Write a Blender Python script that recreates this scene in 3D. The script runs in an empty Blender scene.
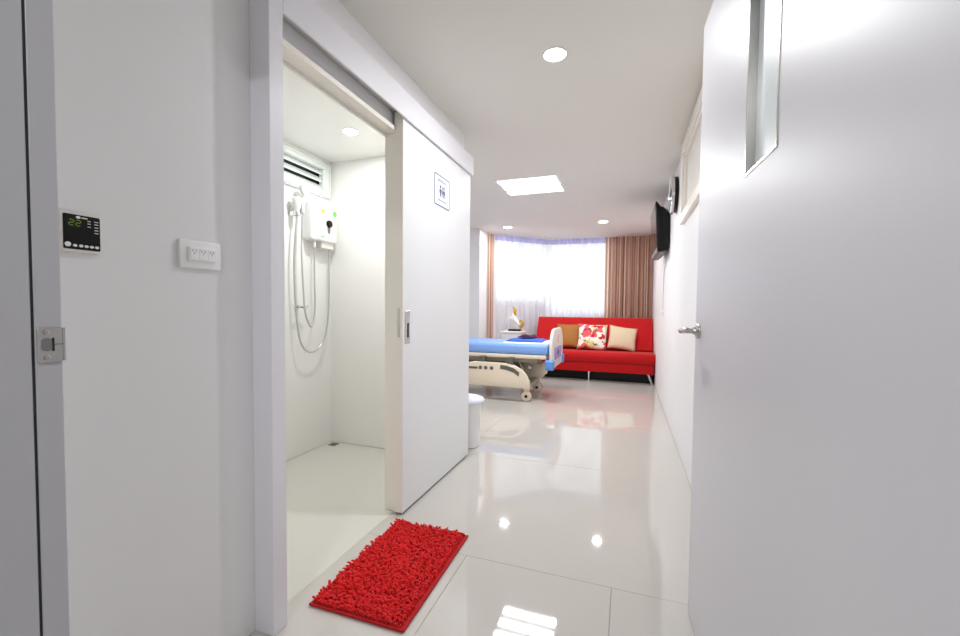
import bpy, bmesh, math, random
from mathutils import Vector, Matrix
random.seed(7)
C = bpy.context.scene.collection
SC = bpy.context.scene
# ------------------------------------------------------------------ camera
YAW, PITCH, ROLL, FPX, CY, CAMH = .3431, .0360, .0093, 413.97, 322.95, 1.12
F = Vector((-math.sin(YAW)*math.cos(PITCH), math.cos(YAW)*math.cos(PITCH), -math.sin(PITCH)))
R0 = Vector((math.cos(YAW), math.sin(YAW), 0)); U0 = R0.cross(F)
Rc = R0*math.cos(ROLL) + U0*math.sin(ROLL); Uc = U0*math.cos(ROLL) - R0*math.sin(ROLL)
cd = bpy.data.cameras.new('camera'); cam = bpy.data.objects.new('camera', cd); C.objects.link(cam)
cd.sensor_width = 36; cd.lens = FPX/960*36; cd.shift_y = (CY-318)/960; cd.clip_start = .01
M = Matrix((Rc, Uc, -F)).transposed().to_4x4(); M.translation = (0, 0, CAMH); cam.matrix_world = M
SC.camera = cam
# ------------------------------------------------------------------ world, exposure
SC.view_settings.view_transform = 'Standard'; SC.view_settings.look = 'None'
SC.view_settings.exposure = -0.28; SC.view_settings.gamma = 1.0; SC.view_settings.use_curve_mapping = False
SC.cycles.use_denoising = True
SC.cycles.max_bounces = 14; SC.cycles.diffuse_bounces = 8; SC.cycles.glossy_bounces = 6; SC.cycles.sample_clamp_indirect = 8
W = bpy.data.worlds.new('world'); SC.world = W; W.use_nodes = True
W.node_tree.nodes['Background'].inputs[0].default_value = (.97, .97, 1, 1)
W.node_tree.nodes['Background'].inputs[1].default_value = 4.6
P_CORRIDOR, P_PANEL, P_SMALL, P_BATH, P_FILL = 17, 33, 14, 11, 21

# ------------------------------------------------------------------ materials
def lin(c):
    return tuple(((v/255)/12.92 if v/255 <= .04045 else ((v/255+.055)/1.055)**2.4) for v in c) + (1,)
def mat(name, rgb, rough=.5, metal=0, spec=.5, noise=0, nscale=30, bump=0, coat=0, sheen=0, emit=None, estr=0, trans=0, alpha=1):
    m = bpy.data.materials.new(name); m.use_nodes = True; nt = m.node_tree; b = nt.nodes['Principled BSDF']
    col = lin(rgb); b.inputs['Base Color'].default_value = col
    b.inputs['Roughness'].default_value = rough; b.inputs['Metallic'].default_value = metal
    b.inputs['Specular IOR Level'].default_value = spec; b.inputs['Coat Weight'].default_value = coat
    b.inputs['Coat Roughness'].default_value = .05
    b.inputs['Sheen Weight'].default_value = sheen; b.inputs['Transmission Weight'].default_value = trans
    if emit: b.inputs['Emission Color'].default_value = lin(emit); b.inputs['Emission Strength'].default_value = estr
    if noise or bump:
        tc = nt.nodes.new('ShaderNodeTexCoord'); n = nt.nodes.new('ShaderNodeTexNoise')
        n.inputs['Scale'].default_value = nscale; n.inputs['Detail'].default_value = 4
        nt.links.new(tc.outputs['Object'], n.inputs['Vector'])
        if noise:
            mx = nt.nodes.new('ShaderNodeMix'); mx.data_type = 'RGBA'
            mx.inputs[6].default_value = tuple(v*(1-noise) for v in col[:3])+(1,)
            mx.inputs[7].default_value = tuple(min(1, v*(1+noise)) for v in col[:3])+(1,)
            nt.links.new(n.outputs['Fac'], mx.inputs[0]); nt.links.new(mx.outputs[2], b.inputs['Base Color'])
        if bump:
            bp = nt.nodes.new('ShaderNodeBump'); bp.inputs['Strength'].default_value = bump; bp.inputs['Distance'].default_value = .01
            nt.links.new(n.outputs['Fac'], bp.inputs['Height']); nt.links.new(bp.outputs['Normal'], b.inputs['Normal'])
    return m
M_wall = mat('wall_paint', (234, 234, 235), .55, spec=.3, noise=.012, nscale=6)
M_ceil = mat('ceiling_paint', (228, 225, 219), .7, spec=.2, noise=.01, nscale=5)
M_tile = mat('polished_tile', (196, 192, 186), .035, spec=.6, noise=.012, nscale=3)
M_grout = mat('grout', (160, 155, 149), .8)
M_bfloor = mat('bathroom_floor', (214, 213, 205), .25, spec=.4, noise=.01)
M_bwall = mat('bathroom_tile_paint', (240, 239, 236), .22, spec=.4, noise=.008, nscale=4)
M_frame = mat('frame_paint', (228, 227, 233), .4, spec=.4)
M_jamb = mat('grey_jamb_paint', (184, 184, 189), .45, spec=.4)
M_cream = mat('cream_lining', (240, 235, 226), .4, spec=.4)
M_door = mat('door_laminate', (214, 214, 220), .40, spec=.4)
M_sdoor = mat('sliding_door_laminate', (232, 233, 236), .4, spec=.4)
M_chrome = mat('brushed_steel', (190, 188, 184), .25, metal=1)
M_polish = mat('polished_chrome', (225, 226, 228), .08, metal=1)
M_dark = mat('dark_gap', (26, 26, 28), .6)
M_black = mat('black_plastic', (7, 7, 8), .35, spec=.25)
M_screen = mat('tv_screen', (16, 16, 18), .05, spec=.8)
M_white = mat('white_plastic', (240, 240, 240), .3)
M_offwhite = mat('offwhite_plastic', (226, 224, 218), .35)
M_brace = mat('bed_cream', (226, 212, 192), .4)
M_brace2 = mat('bed_frame_paint', (158, 153, 134), .45)
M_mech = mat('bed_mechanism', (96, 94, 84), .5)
M_bumper = mat('blue_bumper', (94, 148, 216), .4)
M_matt = mat('blue_mattress', (128, 168, 234), .5, noise=.03, nscale=12, bump=.1)
M_sheet = mat('white_cloth', (238, 240, 246), .85, noise=.02, nscale=40, bump=.2)
M_towel = mat('blue_towel', (58, 98, 196), .9, noise=.15, nscale=60, bump=.4)
M_purple = mat('purple_cloth', (66, 22, 66), .8, noise=.3, nscale=80)
M_red = mat('red_sofa_fabric', (188, 17, 21), .75, spec=.2, noise=.10, nscale=90, bump=.12, sheen=.1)
M_redmat = mat('red_chenille', (206, 12, 18), .8, spec=.15, noise=.18, nscale=45, sheen=.15)
M_redback = mat('red_mat_backing', (176, 10, 16), .9)
M_brownc = mat('brown_cushion', (168, 112, 48), .8, noise=.08, nscale=60, bump=.15)
M_beige = mat('beige_cushion', (222, 204, 172), .8, noise=.05, nscale=60, bump=.15)
M_gold = mat('gold_gilt', (214, 168, 62), .3, metal=.6)
M_horse = mat('ivory_ceramic', (246, 242, 232), .2)
M_dgreen = mat('dark_plinth', (22, 34, 32), .3)
M_cab = mat('cabinet_white', (242, 241, 240), .35)
M_hose = mat('steel_hose', (196, 198, 198), .3, metal=.7)
M_lens = mat('lamp_lens', (255, 255, 255), .5, emit=(255, 254, 250), estr=25)
M_lensp = mat('panel_diffuser', (255, 255, 255), .5, emit=(252, 253, 255), estr=22)
M_rib = mat('diffuser_rib', (255, 255, 255), .5, emit=(250, 252, 255), estr=1.5)
M_glass = mat('window_glass', (235, 245, 248), .02, trans=1)
M_frost = mat('frosted_glass', (222, 232, 236), .35, spec=.5)
M_milk = mat('milky_glass', (234, 231, 227), .3)
M_shower = mat('shower_plastic', (214, 216, 217), .35)
M_track = mat('track_grey', (196, 195, 192), .5)
M_alu = mat('white_aluminium', (226, 231, 228), .35)
M_backing = mat('dark_backing', (74, 80, 80), .7)  # dark grey in place of the shade behind the louvres
M_green = mat('green_digits', (40, 60, 10), .5, emit=(150, 190, 40), estr=.35)
M_yellow = mat('yellow_sticker', (248, 206, 20), .5)
M_lime = mat('green_sticker', (110, 216, 90), .5)
M_lav = mat('lavender_insert', (160, 156, 220), .4)
M_pink = mat('pink_print', (232, 186, 186), .5)
M_navy = mat('navy_print', (74, 80, 128), .5)
M_print = mat('grey_blue_print', (150, 154, 180), .5)
M_paper = mat('sign_sheet', (236, 237, 246), .35)
M_grey = mat('grey_plastic', (120, 120, 120), .4)
M_slot = mat('slot_shadow_grey', (176, 176, 174), .5)
M_binlid = mat('bin_lid', (226, 231, 244), .3)
M_linen = mat('bin_body', (232, 232, 232), .35)

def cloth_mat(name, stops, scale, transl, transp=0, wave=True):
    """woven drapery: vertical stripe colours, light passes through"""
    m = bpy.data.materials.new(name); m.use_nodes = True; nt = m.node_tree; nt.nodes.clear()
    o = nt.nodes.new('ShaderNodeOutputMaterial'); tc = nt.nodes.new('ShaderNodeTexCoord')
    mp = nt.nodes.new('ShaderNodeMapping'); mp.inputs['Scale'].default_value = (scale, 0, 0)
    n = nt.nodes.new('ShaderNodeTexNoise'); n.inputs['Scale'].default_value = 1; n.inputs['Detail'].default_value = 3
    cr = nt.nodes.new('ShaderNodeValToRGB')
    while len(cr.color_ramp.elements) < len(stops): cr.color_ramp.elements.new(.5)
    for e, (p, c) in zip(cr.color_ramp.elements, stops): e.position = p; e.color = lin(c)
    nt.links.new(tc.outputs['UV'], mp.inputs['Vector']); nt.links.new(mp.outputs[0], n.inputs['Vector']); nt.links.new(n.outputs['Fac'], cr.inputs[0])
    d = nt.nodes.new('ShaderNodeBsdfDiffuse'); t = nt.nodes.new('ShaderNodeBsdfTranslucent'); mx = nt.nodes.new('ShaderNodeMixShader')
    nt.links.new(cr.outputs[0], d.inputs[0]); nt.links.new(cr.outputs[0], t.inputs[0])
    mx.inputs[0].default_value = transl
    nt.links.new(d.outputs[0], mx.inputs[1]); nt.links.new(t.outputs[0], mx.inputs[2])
    last = mx
    if transp:
        tr = nt.nodes.new('ShaderNodeBsdfTransparent'); m2 = nt.nodes.new('ShaderNodeMixShader'); m2.inputs[0].default_value = transp
        nt.links.new(mx.outputs[0], m2.inputs[1]); nt.links.new(tr.outputs[0], m2.inputs[2]); last = m2
    nt.links.new(last.outputs[0], o.inputs[0])
    return m
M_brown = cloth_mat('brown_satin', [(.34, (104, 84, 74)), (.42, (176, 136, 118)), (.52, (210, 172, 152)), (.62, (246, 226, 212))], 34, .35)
M_sheer = cloth_mat('sheer_voile', [(0, (243, 243, 248)), (1, (250, 250, 252))], 10, .68, .03)
M_sheerhead = cloth_mat('lilac_header_tape', [(0, (190, 184, 226)), (1, (214, 210, 240))], 12, .4)

# floral cushion print
M_floral = mat('floral_print', (246, 242, 230), .8)
nt = M_floral.node_tree; b = nt.nodes['Principled BSDF']; tc = nt.nodes.new('ShaderNodeTexCoord')
def blotch(scale, loc, lo, hi):
    mp = nt.nodes.new('ShaderNodeMapping'); mp.inputs['Location'].default_value = loc; mp.inputs['Scale'].default_value = (scale,)*3
    nz = nt.nodes.new('ShaderNodeTexNoise'); nz.inputs['Scale'].default_value = 1; nz.inputs['Detail'].default_value = 2
    r = nt.nodes.new('ShaderNodeMapRange'); r.inputs[1].default_value = lo; r.inputs[2].default_value = hi
    nt.links.new(tc.outputs['Object'], mp.inputs[0]); nt.links.new(mp.outputs[0], nz.inputs['Vector']); nt.links.new(nz.outputs['Fac'], r.inputs[0])
    return r.outputs[0]
prev = lin((246, 242, 230))
last = None
for fac, c in ((blotch(8, (3, 1, 0), .58, .60), (222, 214, 150)), (blotch(6.5, (1, 5, 2), .57, .59), (236, 96, 110)), (blotch(10, (7, 2, 5), .60, .62), (204, 20, 40)), (blotch(12, (2, 9, 4), .63, .65), (86, 104, 30))):
    mx = nt.nodes.new('ShaderNodeMix'); mx.data_type = 'RGBA'; nt.links.new(fac, mx.inputs[0]); mx.inputs[7].default_value = lin(c)
    if last is None: mx.inputs[6].default_value = prev
    else: nt.links.new(last, mx.inputs[6])
    last = mx.outputs[2]
nt.links.new(last, b.inputs['Base Color'])

# ------------------------------------------------------------------ mesh helpers
def box(bm, x0, x1, y0, y1, z0, z1, bev=0, seg=2):
    vs = [bm.verts.new(p) for p in ((x0,y0,z0),(x1,y0,z0),(x1,y1,z0),(x0,y1,z0),(x0,y0,z1),(x1,y0,z1),(x1,y1,z1),(x0,y1,z1))]
    fs = [bm.faces.new([vs[i] for i in q]) for q in ((3,2,1,0),(4,5,6,7),(0,1,5,4),(1,2,6,5),(2,3,7,6),(3,0,4,7))]
    if bev:
        es = list({e for f in fs for e in f.edges})
        bmesh.ops.bevel(bm, geom=es, offset=bev, segments=seg, profile=.5, affect='EDGES')
    return bm
def prism(bm, pts, axis, a, b_, bev=0, seg=2):
    """polygon pts in the plane normal to axis, extruded from a to b_"""
    def P(u, v, w):
        return {'x': (w, u, v), 'y': (u, w, v), 'z': (u, v, w)}[axis]
    A = [bm.verts.new(P(u, v, a)) for u, v in pts]; B = [bm.verts.new(P(u, v, b_)) for u, v in pts]
    n = len(pts); fa = bm.faces.new(A); fb = bm.faces.new(B[::-1])
    sides = [bm.faces.new((A[i], B[i], B[(i+1) % n], A[(i+1) % n])) for i in range(n)]
    fs = [fa, fb]+sides
    bmesh.ops.recalc_face_normals(bm, faces=fs)
    if bev:
        es = list(set(fa.edges) | set(fb.edges))
        bmesh.ops.bevel(bm, geom=es, offset=bev, segments=seg, profile=.5, affect='EDGES')
    return bm
def tube(bm, pts, rad, n=8, cap=True):
    pts = [Vector(p) for p in pts]; rad = rad if isinstance(rad, (list, tuple)) else [rad]*len(pts)
    rings = []; prevn = None
    for i, p in enumerate(pts):
        t = (pts[min(i+1, len(pts)-1)]-pts[max(i-1, 0)]).normalized()
        if prevn is None:
            a = Vector((0, 0, 1)) if abs(t.z) < .9 else Vector((1, 0, 0)); nn = t.cross(a).normalized()
        else:
            nn = (prevn - t*prevn.dot(t)).normalized()
        prevn = nn; bb = t.cross(nn)
        rings.append([bm.verts.new(p+(nn*math.cos(2*math.pi*k/n)+bb*math.sin(2*math.pi*k/n))*rad[i]) for k in range(n)])
    for r0, r1 in zip(rings, rings[1:]):
        for k in range(n): bm.faces.new((r0[k], r0[(k+1) % n], r1[(k+1) % n], r1[k]))
    if cap: bm.faces.new(rings[0][::-1]); bm.faces.new(rings[-1])
    return bm
def lathe(bm, prof, c=(0, 0, 0), axis='z', n=32):
    rings = []
    for r, h in prof:
        ring = []
        for k in range(n):
            a = 2*math.pi*k/n; u, v = r*math.cos(a), r*math.sin(a)
            q = {'z': (u, v, h), 'x': (h, u, v), 'y': (u, h, v)}[axis]
            ring.append(bm.verts.new((c[0]+q[0], c[1]+q[1], c[2]+q[2])))
        rings.append(ring)
    fs = []
    for r0, r1 in zip(rings, rings[1:]):
        for k in range(n): fs.append(bm.faces.new((r0[k], r0[(k+1) % n], r1[(k+1) % n], r1[k])))
    fs.append(bm.faces.new(rings[0][::-1])); fs.append(bm.faces.new(rings[-1]))
    bmesh.ops.recalc_face_normals(bm, faces=fs)
    return bm
def smooth_path(pts, sub=8):
    pts = [Vector(p) for p in pts]; out = []
    for i in range(len(pts)-1):
        p0, p1, p2, p3 = pts[max(i-1, 0)], pts[i], pts[i+1], pts[min(i+2, len(pts)-1)]
        for k in range(sub):
            t = k/sub
            out.append(.5*((2*p1)+(p2-p0)*t+(2*p0-5*p1+4*p2-p3)*t*t+(3*p1-p0-3*p2+p3)*t**3))
    out.append(pts[-1]); return out
def arc(cx, cy, r, a0, a1, n=8):
    return [(cx+r*math.cos(math.radians(a0+(a1-a0)*k/n)), cy+r*math.sin(math.radians(a0+(a1-a0)*k/n))) for k in range(n+1)]
def rrect(x0, x1, y0, y1, r, n=5):
    return arc(x1-r, y0+r, r, -90, 0, n)+arc(x1-r, y1-r, r, 0, 90, n)+arc(x0+r, y1-r, r, 90, 180, n)+arc(x0+r, y0+r, r, 180, 270, n)
def NB(): return bmesh.new()
def obj(name, bm, m, parent=None, smooth=False):
    me = bpy.data.meshes.new(name)
    if isinstance(bm, bmesh.types.BMesh): bm.to_mesh(me); bm.free()
    else: me = bm
    o = bpy.data.objects.new(name, me); C.objects.link(o); me.materials.append(m)
    if smooth:
        me.polygons.foreach_set('use_smooth', [True]*len(me.polygons))
        me.set_sharp_from_angle(angle=math.radians(smooth if smooth is not True else 40))
    if parent: o.parent = parent
    return o
def tag(o, label, cat, group=None, kind=None):
    o['label'] = label; o['category'] = cat
    if group: o['group'] = group
    if kind: o['kind'] = kind
    return o
def thing(name, label, cat, loc=(0, 0, 0), rz=0, group=None, kind=None):
    o = bpy.data.objects.new(name, None); o.empty_display_size = .05; C.objects.link(o); o.location = loc; o.rotation_euler.z = rz
    return tag(o, label, cat, group, kind)
def wall(name, label, m, plane, t0, t1, u0, u1, z0, z1, holes=(), cat='wall'):
    """slab normal to plane ('x' or 'y') between t0 and t1, with rectangular openings (u0,u1,z0,z1)"""
    us = sorted({u0, u1}|{h for q in holes for h in q[:2]}); zs = sorted({z0, z1}|{h for q in holes for h in q[2:]})
    bm = NB()
    for a, b_ in zip(us, us[1:]):
        for c, d in zip(zs, zs[1:]):
            mu, mz = (a+b_)/2, (c+d)/2
            if any(q[0] < mu < q[1] and q[2] < mz < q[3] for q in holes): continue
            if plane == 'x': box(bm, t0, t1, a, b_, c, d)
            else: box(bm, a, b_, t0, t1, c, d)
    bmesh.ops.remove_doubles(bm, verts=bm.verts, dist=1e-5)
    seen = {}
    for f in list(bm.faces):   # drop the inner faces where two cells meet
        k = tuple(sorted(v.index for v in f.verts)) if False else tuple(sorted(tuple(round(c, 5) for c in v.co) for v in f.verts))
        if k in seen: seen[k].append(f)
        else: seen[k] = [f]
    bmesh.ops.delete(bm, geom=[f for l in seen.values() if len(l) > 1 for f in l], context='FACES_ONLY')
    o = obj(name, bm, m); return tag(o, label, cat, kind='structure')

# ------------------------------------------------------------------ setting
H = 2.424; XR = .397; XL = -1.19
PIT = .625; JX, JY = -.665, 1.713
bm = box(NB(), -3.3, XR+.1, .44, 8.05, -.12, -.006); floor = tag(obj('floor', bm, M_grout), 'pale polished floor of large tiles through the room', 'floor', kind='structure')
tcache = {}
def lay(x0, x1, y0, y1):
    x0, x1, y0, y1 = max(x0, -3.2), min(x1, XR-.001), max(y0, .445), min(y1, 7.89)
    if x0 < XL < x1 and y0 < 2.9: x0 = XL+.001
    elif x1 <= XL and y0 < 2.95: y0 = 2.952
    if x1-x0 < .02 or y1-y0 < .02: return
    k = (round(x1-x0, 3), round(y1-y0, 3))
    if k not in tcache:
        me = bpy.data.meshes.new('floor_tile'); b2 = box(NB(), -k[0]/2, k[0]/2, -k[1]/2, k[1]/2, -.008, 0, .0009, 1); b2.to_mesh(me); b2.free(); me.materials.append(M_tile); tcache[k] = me
    t = bpy.data.objects.new('floor_tile', tcache[k]); C.objects.link(t); t.parent = floor; t.location = ((x0+x1)/2, (y0+y1)/2, 0)
    t.rotation_euler = (random.uniform(-.0004, .0004), random.uniform(-.0004, .0004), 0)
JT = .0007
COLS = [-3.2, -2.44, XL, XR]
for j in range(-1, 5):
    y0, y1 = JY+j*2*PIT+JT, JY+(j+1)*2*PIT-JT
    if j >= 0:
        for a, b_ in zip(COLS, COLS[1:]): lay(a+JT, b_-JT, y0, y1)
    for i in range(-5, 3):
        if j == -1: lay(JX+i*PIT+JT, JX+(i+1)*PIT-JT, y0, y1)
tag(obj('floor_bathroom', box(NB(), -2.31, XL+.0005, .98, 2.81, -.12, -.003), M_bfloor), 'pale greenish bathroom floor behind the sliding doorway', 'floor', kind='structure')
tag(obj('floor_corridor', box(NB(), -2.7, 1.9, -1.7, .44, -.12, 0), M_tile), 'pale polished floor outside the entrance doorway', 'floor', kind='structure')
tag(obj('ceiling', box(NB(), -3.3, 1.9, -1.7, 8.05, H, H+.1), M_ceil), 'smooth pale ceiling over the corridor and the bed', 'ceiling', kind='structure')
tag(obj('ceiling_bathroom', box(NB(), -2.31, -1.248, .98, 2.81, 2.289, 2.34), M_bwall), 'low white ceiling inside the bathroom', 'ceiling', kind='structure')
OY0, OY1, OZ = 1.112, 1.952, 2.045    # bathroom doorway
wall('wall_left', 'white wall carrying the thermostat and the bathroom doorway', M_wall, 'x', -1.248, XL, .442, 2.95, 0, H, [(OY0-.02, OY1+.02, 0, OZ+.022)])
wall('wall_right', 'white wall beside the open door, below the television', M_wall, 'x', XR, XR+.1, .36, 8.0, 0, H, [(2.4, 3.6, 1.83, 2.36)])
wall('wall_entry', 'wall around the entrance doorway', M_wall, 'y', .30, .438, -1.29, XR, 0, H, [(-.975, .325, 0, 2.14)])
wall('wall_bathroom_side', 'white bathroom wall with the louvred window and water heater', M_bwall, 'x', -2.41, -2.307, .9, 2.95, 0, H, [(1.95, 2.755, 2.005, 2.235)])
wall('wall_bathroom_back', 'white bathroom wall behind the sliding doorway', M_bwall, 'y', 2.803, 2.95, -2.307, -1.248, 0, H)
wall('wall_bathroom_near', 'white bathroom wall nearest the entrance', M_bwall, 'y', .9, 1.0, -2.307, -1.248, 0, H)
wall('wall_bed_head', 'white wall at the head of the bed', M_wall, 'x', -3.3, -3.2, 2.95, 6.4, 0, H)
wall('wall_bed_near', 'white wall between bathroom and bed head', M_wall, 'y', 2.85, 2.95, -3.2, -2.41, 0, H)
wall('wall_pier', 'white wall pier beside the left end of the curtains', M_wall, 'y', 6.42, 6.98, -3.3, -2.31, 0, H)
wall('wall_back', 'white window wall behind the sofa and sheer curtain', M_wall, 'y', 7.92, 8.0, -1.47, XR+.1, 0, H, [(-1.45, -.20, .98, 2.41)])
wall('wall_corridor_back', 'wall of the passage outside the entrance', M_wall, 'y', -1.7, -1.6, -2.7, 1.9, 0, H)
wall('wall_corridor_left', 'side wall of the passage outside', M_wall, 'x', -2.7, -2.6, -1.6, .44, 0, H)
wall('wall_corridor_right', 'opposite side wall of the passage outside', M_wall, 'x', 1.8, 1.9, -1.6, .44, 0, H)
wall('wall_corridor_front', 'passage wall beside the entrance', M_wall, 'y', .34, .44, XR+.1, 1.8, 0, H)
wall('wall_corridor_front_far', 'passage wall beyond the thermostat wall', M_wall, 'y', .34, .44, -2.6, -1.29, 0, H)
# slanted bay wall with its window, built along local x
def window(name, label, loc, rz, w, z0, z1, n, m_frame, m_pane, depth=.06, bar=.045, lou=False):
    t = thing(name, label, 'window', loc, rz, kind='structure')
    bm = NB()
    box(bm, 0, w, 0, depth, z0, z0+bar, .003, 1); box(bm, 0, w, 0, depth, z1-bar, z1, .003, 1)
    box(bm, 0, bar, 0, depth, z0+bar, z1-bar, .003, 1); box(bm, w-bar, w, 0, depth, z0+bar, z1-bar, .003, 1)
    obj('window_frame', bm, m_frame, t)
    pw = (w-2*bar)/n
    for k in range(n):
        if k: obj('mullion', box(NB(), bar+k*pw-.02, bar+k*pw+.02, .005, depth-.005, z0+bar, z1-bar), m_frame, t)
        obj('pane', box(NB(), bar+k*pw+(.02 if k else 0), bar+(k+1)*pw-(.02 if k < n-1 else 0), depth/2-.003, depth/2+.003, z0+bar, z1-bar), m_pane, t)
    return t
BA = math.atan2(7.92-6.98, -1.47+2.285); BL = math.hypot(.815, .94)
o = wall('wall_bay', 'slanted white window wall beside the pier', M_wall, 'y', 0, .08, 0, BL, 0, H, [(.04, BL-.03, 1.22, 2.41)])
o.location = (-2.285, 6.98, 0); o.rotation_euler.z = BA
window('window_1', 'slanted window behind the sheer curtain', (-2.285+.04*math.cos(BA)-.01*math.sin(BA), 6.98+.04*math.sin(BA)+.01*math.cos(BA), 0), BA, BL-.07, 1.22, 2.41, 2, M_alu, M_glass)
window('window_2', 'wide window behind the sheer curtain and sofa', (-1.45, 7.93, 0), 0, 1.25, .98, 2.41, 2, M_alu, M_glass)
# high window on the right wall: cream casing proud of the wall
t = thing('window_3', 'high cream-framed window on the wall beside the clock', 'window', kind='structure')
bm = NB()
y0, y1, z0, z1 = 2.37, 3.64, 1.79, 2.40
for a in ((y0, y1, z0, z0+.075), (y0, y1, z1-.075, z1), (y0, y0+.075, z0+.075, z1-.075), (y1-.075, y1, z0+.075, z1-.075)):
    box(bm, XR-.028, XR+.06, a[0], a[1], a[2], a[3], .004, 1)
obj('window_frame', bm, M_cream, t)
bm = NB()
for a in ((y0+.075, y1-.075, z0+.075, z0+.105), (y0+.075, y1-.075, z1-.105, z1-.075), (y0+.075, y0+.105, z0+.105, z1-.105), (y1-.105, y1-.075, z0+.105, z1-.105)):
    box(bm, XR-.012, XR+.03, a[0], a[1], a[2], a[3], .003, 1)
obj('sash', bm, M_cream, t)
obj('pane', box(NB(), XR+.008, XR+.014, y0+.105, y1-.105, z0+.105, z1-.105), M_milk, t)

# bathroom louvred window
t = thing('window_4', 'white louvred window high on the bathroom wall', 'window', kind='structure')
bm = NB(); LX = -2.307
y0, y1, z0, z1 = 1.93, 2.785, 1.985, 2.255
for a in ((y0, y1, z0, z0+.05), (y0, y1, z1-.05, z1), (y0, y0+.06, z0+.05, z1-.05), (y1-.085, y1, z0+.05, z1-.05)):
    box(bm, LX-.03, LX+.022, a[0], a[1], a[2], a[3], .004, 1)
obj('window_frame', bm, M_alu, t)
bm = NB()
for a in ((y0+.01, y1-.012, z0+.012, z0+.024), (y0+.01, y1-.012, z1-.024, z1-.012), (y1-.024, y1-.012, z0+.024, z1-.024)):
    box(bm, LX+.02, LX+.03, *a)
obj('casing_bead', bm, M_alu, t)
for k in range(3):
    zc = z0+.075+k*.06
    pts = [(LX-.045, zc+.024), (LX-.038, zc+.034), (LX+.008, zc-.010), (LX+.001, zc-.020)]
    obj('louvre_slat', prism(NB(), pts, 'y', y0+.06, y1-.085), M_alu, t)
obj('dark_backing', box(NB(), LX-.075, LX-.07, y0+.02, y1-.03, z0, z1-.01), M_backing, t)  # added dark sheet, gives the gaps between the slats their shade

# sliding door frame: lining, casing and track cover
t = thing('trim_1', 'white bathroom doorway lining and tall casing', 'door frame', kind='structure')
obj('lining', box(NB(), -1.248, -1.168, OY1, OY1+.02, 0, OZ), M_cream, t)
obj('lining', box(NB(), -1.248, -1.168, OY0-.02, OY1+.02, OZ, OZ+.022), M_cream, t)
obj('lining', box(NB(), -1.248, -1.168, OY0-.02, OY0, 0, OZ), M_frame, t)
obj('stop_bead', box(NB(), -1.248, -1.236, OY0, OY1, OZ-.012, OZ), M_offwhite, t)
obj('casing', box(NB(), XL, -1.106, 1.052, 1.112, 0, 2.24, .002, 1), M_frame, t)
obj('threshold', box(NB(), -1.248, XL-.002, OY0, OY1, -.006, -.0015, .001, 1), M_bfloor, t)
obj('latch_hook', box(NB(), -1.182, -1.176, OY1-.012, OY1, 1.095, 1.125, .002, 1), M_chrome, t)
t = thing('trim_2', 'long white cover box over the sliding door track', 'track cover', kind='structure')
obj('fascia', box(NB(), -1.118, -1.106, 1.112, 2.925, 2.104, 2.24, .002, 1), M_frame, t)
obj('top_board', box(NB(), XL, -1.118, 1.112, 2.925, 2.222, 2.24), M_frame, t)
obj('end_cap', box(NB(), XL, -1.118, 2.91, 2.925, 2.13, 2.222), M_frame, t)
obj('guide_rail', box(NB(), -1.186, -1.122, 1.12, 2.90, 2.15, 2.22), M_track, t)
# entrance door frame (left side carries the strike plate)
t = thing('trim_3', 'grey-white entrance door jamb with a steel strike plate', 'door frame', kind='structure')
JXL = -.95
obj('door_stop', box(NB(), JXL-.03, JXL+.0005, .30, .4035, 0, 2.13, .002, 1), M_jamb, t)
obj('seal', box(NB(), JXL-.02, JXL-.0008, .4035, .4068, 0, 2.13), M_dark, t)
obj('rebate', box(NB(), JXL-.03, JXL, .4068, .4435, 0, 2.13, .0015, 1), M_jamb, t)
sp = obj('strike_plate', None or prism(NB(), rrect(.4095, .4435, 1.018, 1.080, .004), 'x', JXL, JXL+.0022, .0006, 1), M_chrome, t)
obj('strike_lip', prism(NB(), [(JXL+.0022, .4435), (JXL+.0022, .4465), (JXL-.004, .450), (JXL-.006, .4485), (JXL, .445), (JXL, .4435)], 'z', 1.020, 1.078), M_chrome, sp)
obj('strike_hole', prism(NB(), rrect(.414, .4285, 1.038, 1.061, .006), 'x', JXL+.0018, JXL+.0026), M_grey, sp)
obj('latch_slot', box(NB(), JXL+.0018, JXL+.003, .4285, .4315, 1.038, 1.061), M_dark, sp)
obj('centre_line', box(NB(), JXL+.002, JXL+.0027, .4315, .443, 1.049, 1.050), M_dark, sp)
for z in (1.071, 1.027):
    s = obj('screw', lathe(NB(), [(.0045, 0), (.0045, .0012), (.003, .0018)], (JXL+.0022, .4215, z), 'x', 14), M_chrome, sp)
    obj('screw_slot', lathe(NB(), [(.0017, .0017), (.0012, .0022)], (JXL+.0022, .4215, z), 'x', 8), M_dark, sp) if False else None
obj('frame_head', box(NB(), JXL-.03, .325, .30, .438, 2.10, 2.14), M_jamb, t)
obj('hinge_jamb', box(NB(), .300, .325, .30, .438, 0, 2.10), M_jamb, t)

# open entrance door (local: x along the leaf from hinge to free edge, y through its thickness, away from the room centre)
PFREE = Vector((.2325, 1.679, 0)); DIRD = Vector((.2325-.2873, 1.679-.445, 0)); DW = DIRD.length; ang = math.atan2(DIRD.y, DIRD.x)
d1 = thing('door_1', 'wide pale grey entrance door standing open with a glazed slit', 'door', PFREE-DIRD, ang, kind='structure')
TH = .042     # local y: visible face at 0, back at -TH  (left of direction = -x world)
def DP(y): return (1.679-y)/ (DIRD.y/DW)
sx0, sx1, sz0, sz1 = DW-DP(.955), DW-DP(1.152), 1.437, 1.96
bm = NB()
for a in ((0, sx0, .008, 2.118), (sx1, DW, .008, 2.118), (sx0, sx1, .008, sz0), (sx0, sx1, sz1, 2.118)):
    box(bm, a[0], a[1], -TH, 0, a[2], a[3])
bmesh.ops.remove_doubles(bm, verts=bm.verts, dist=1e-5)
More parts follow.
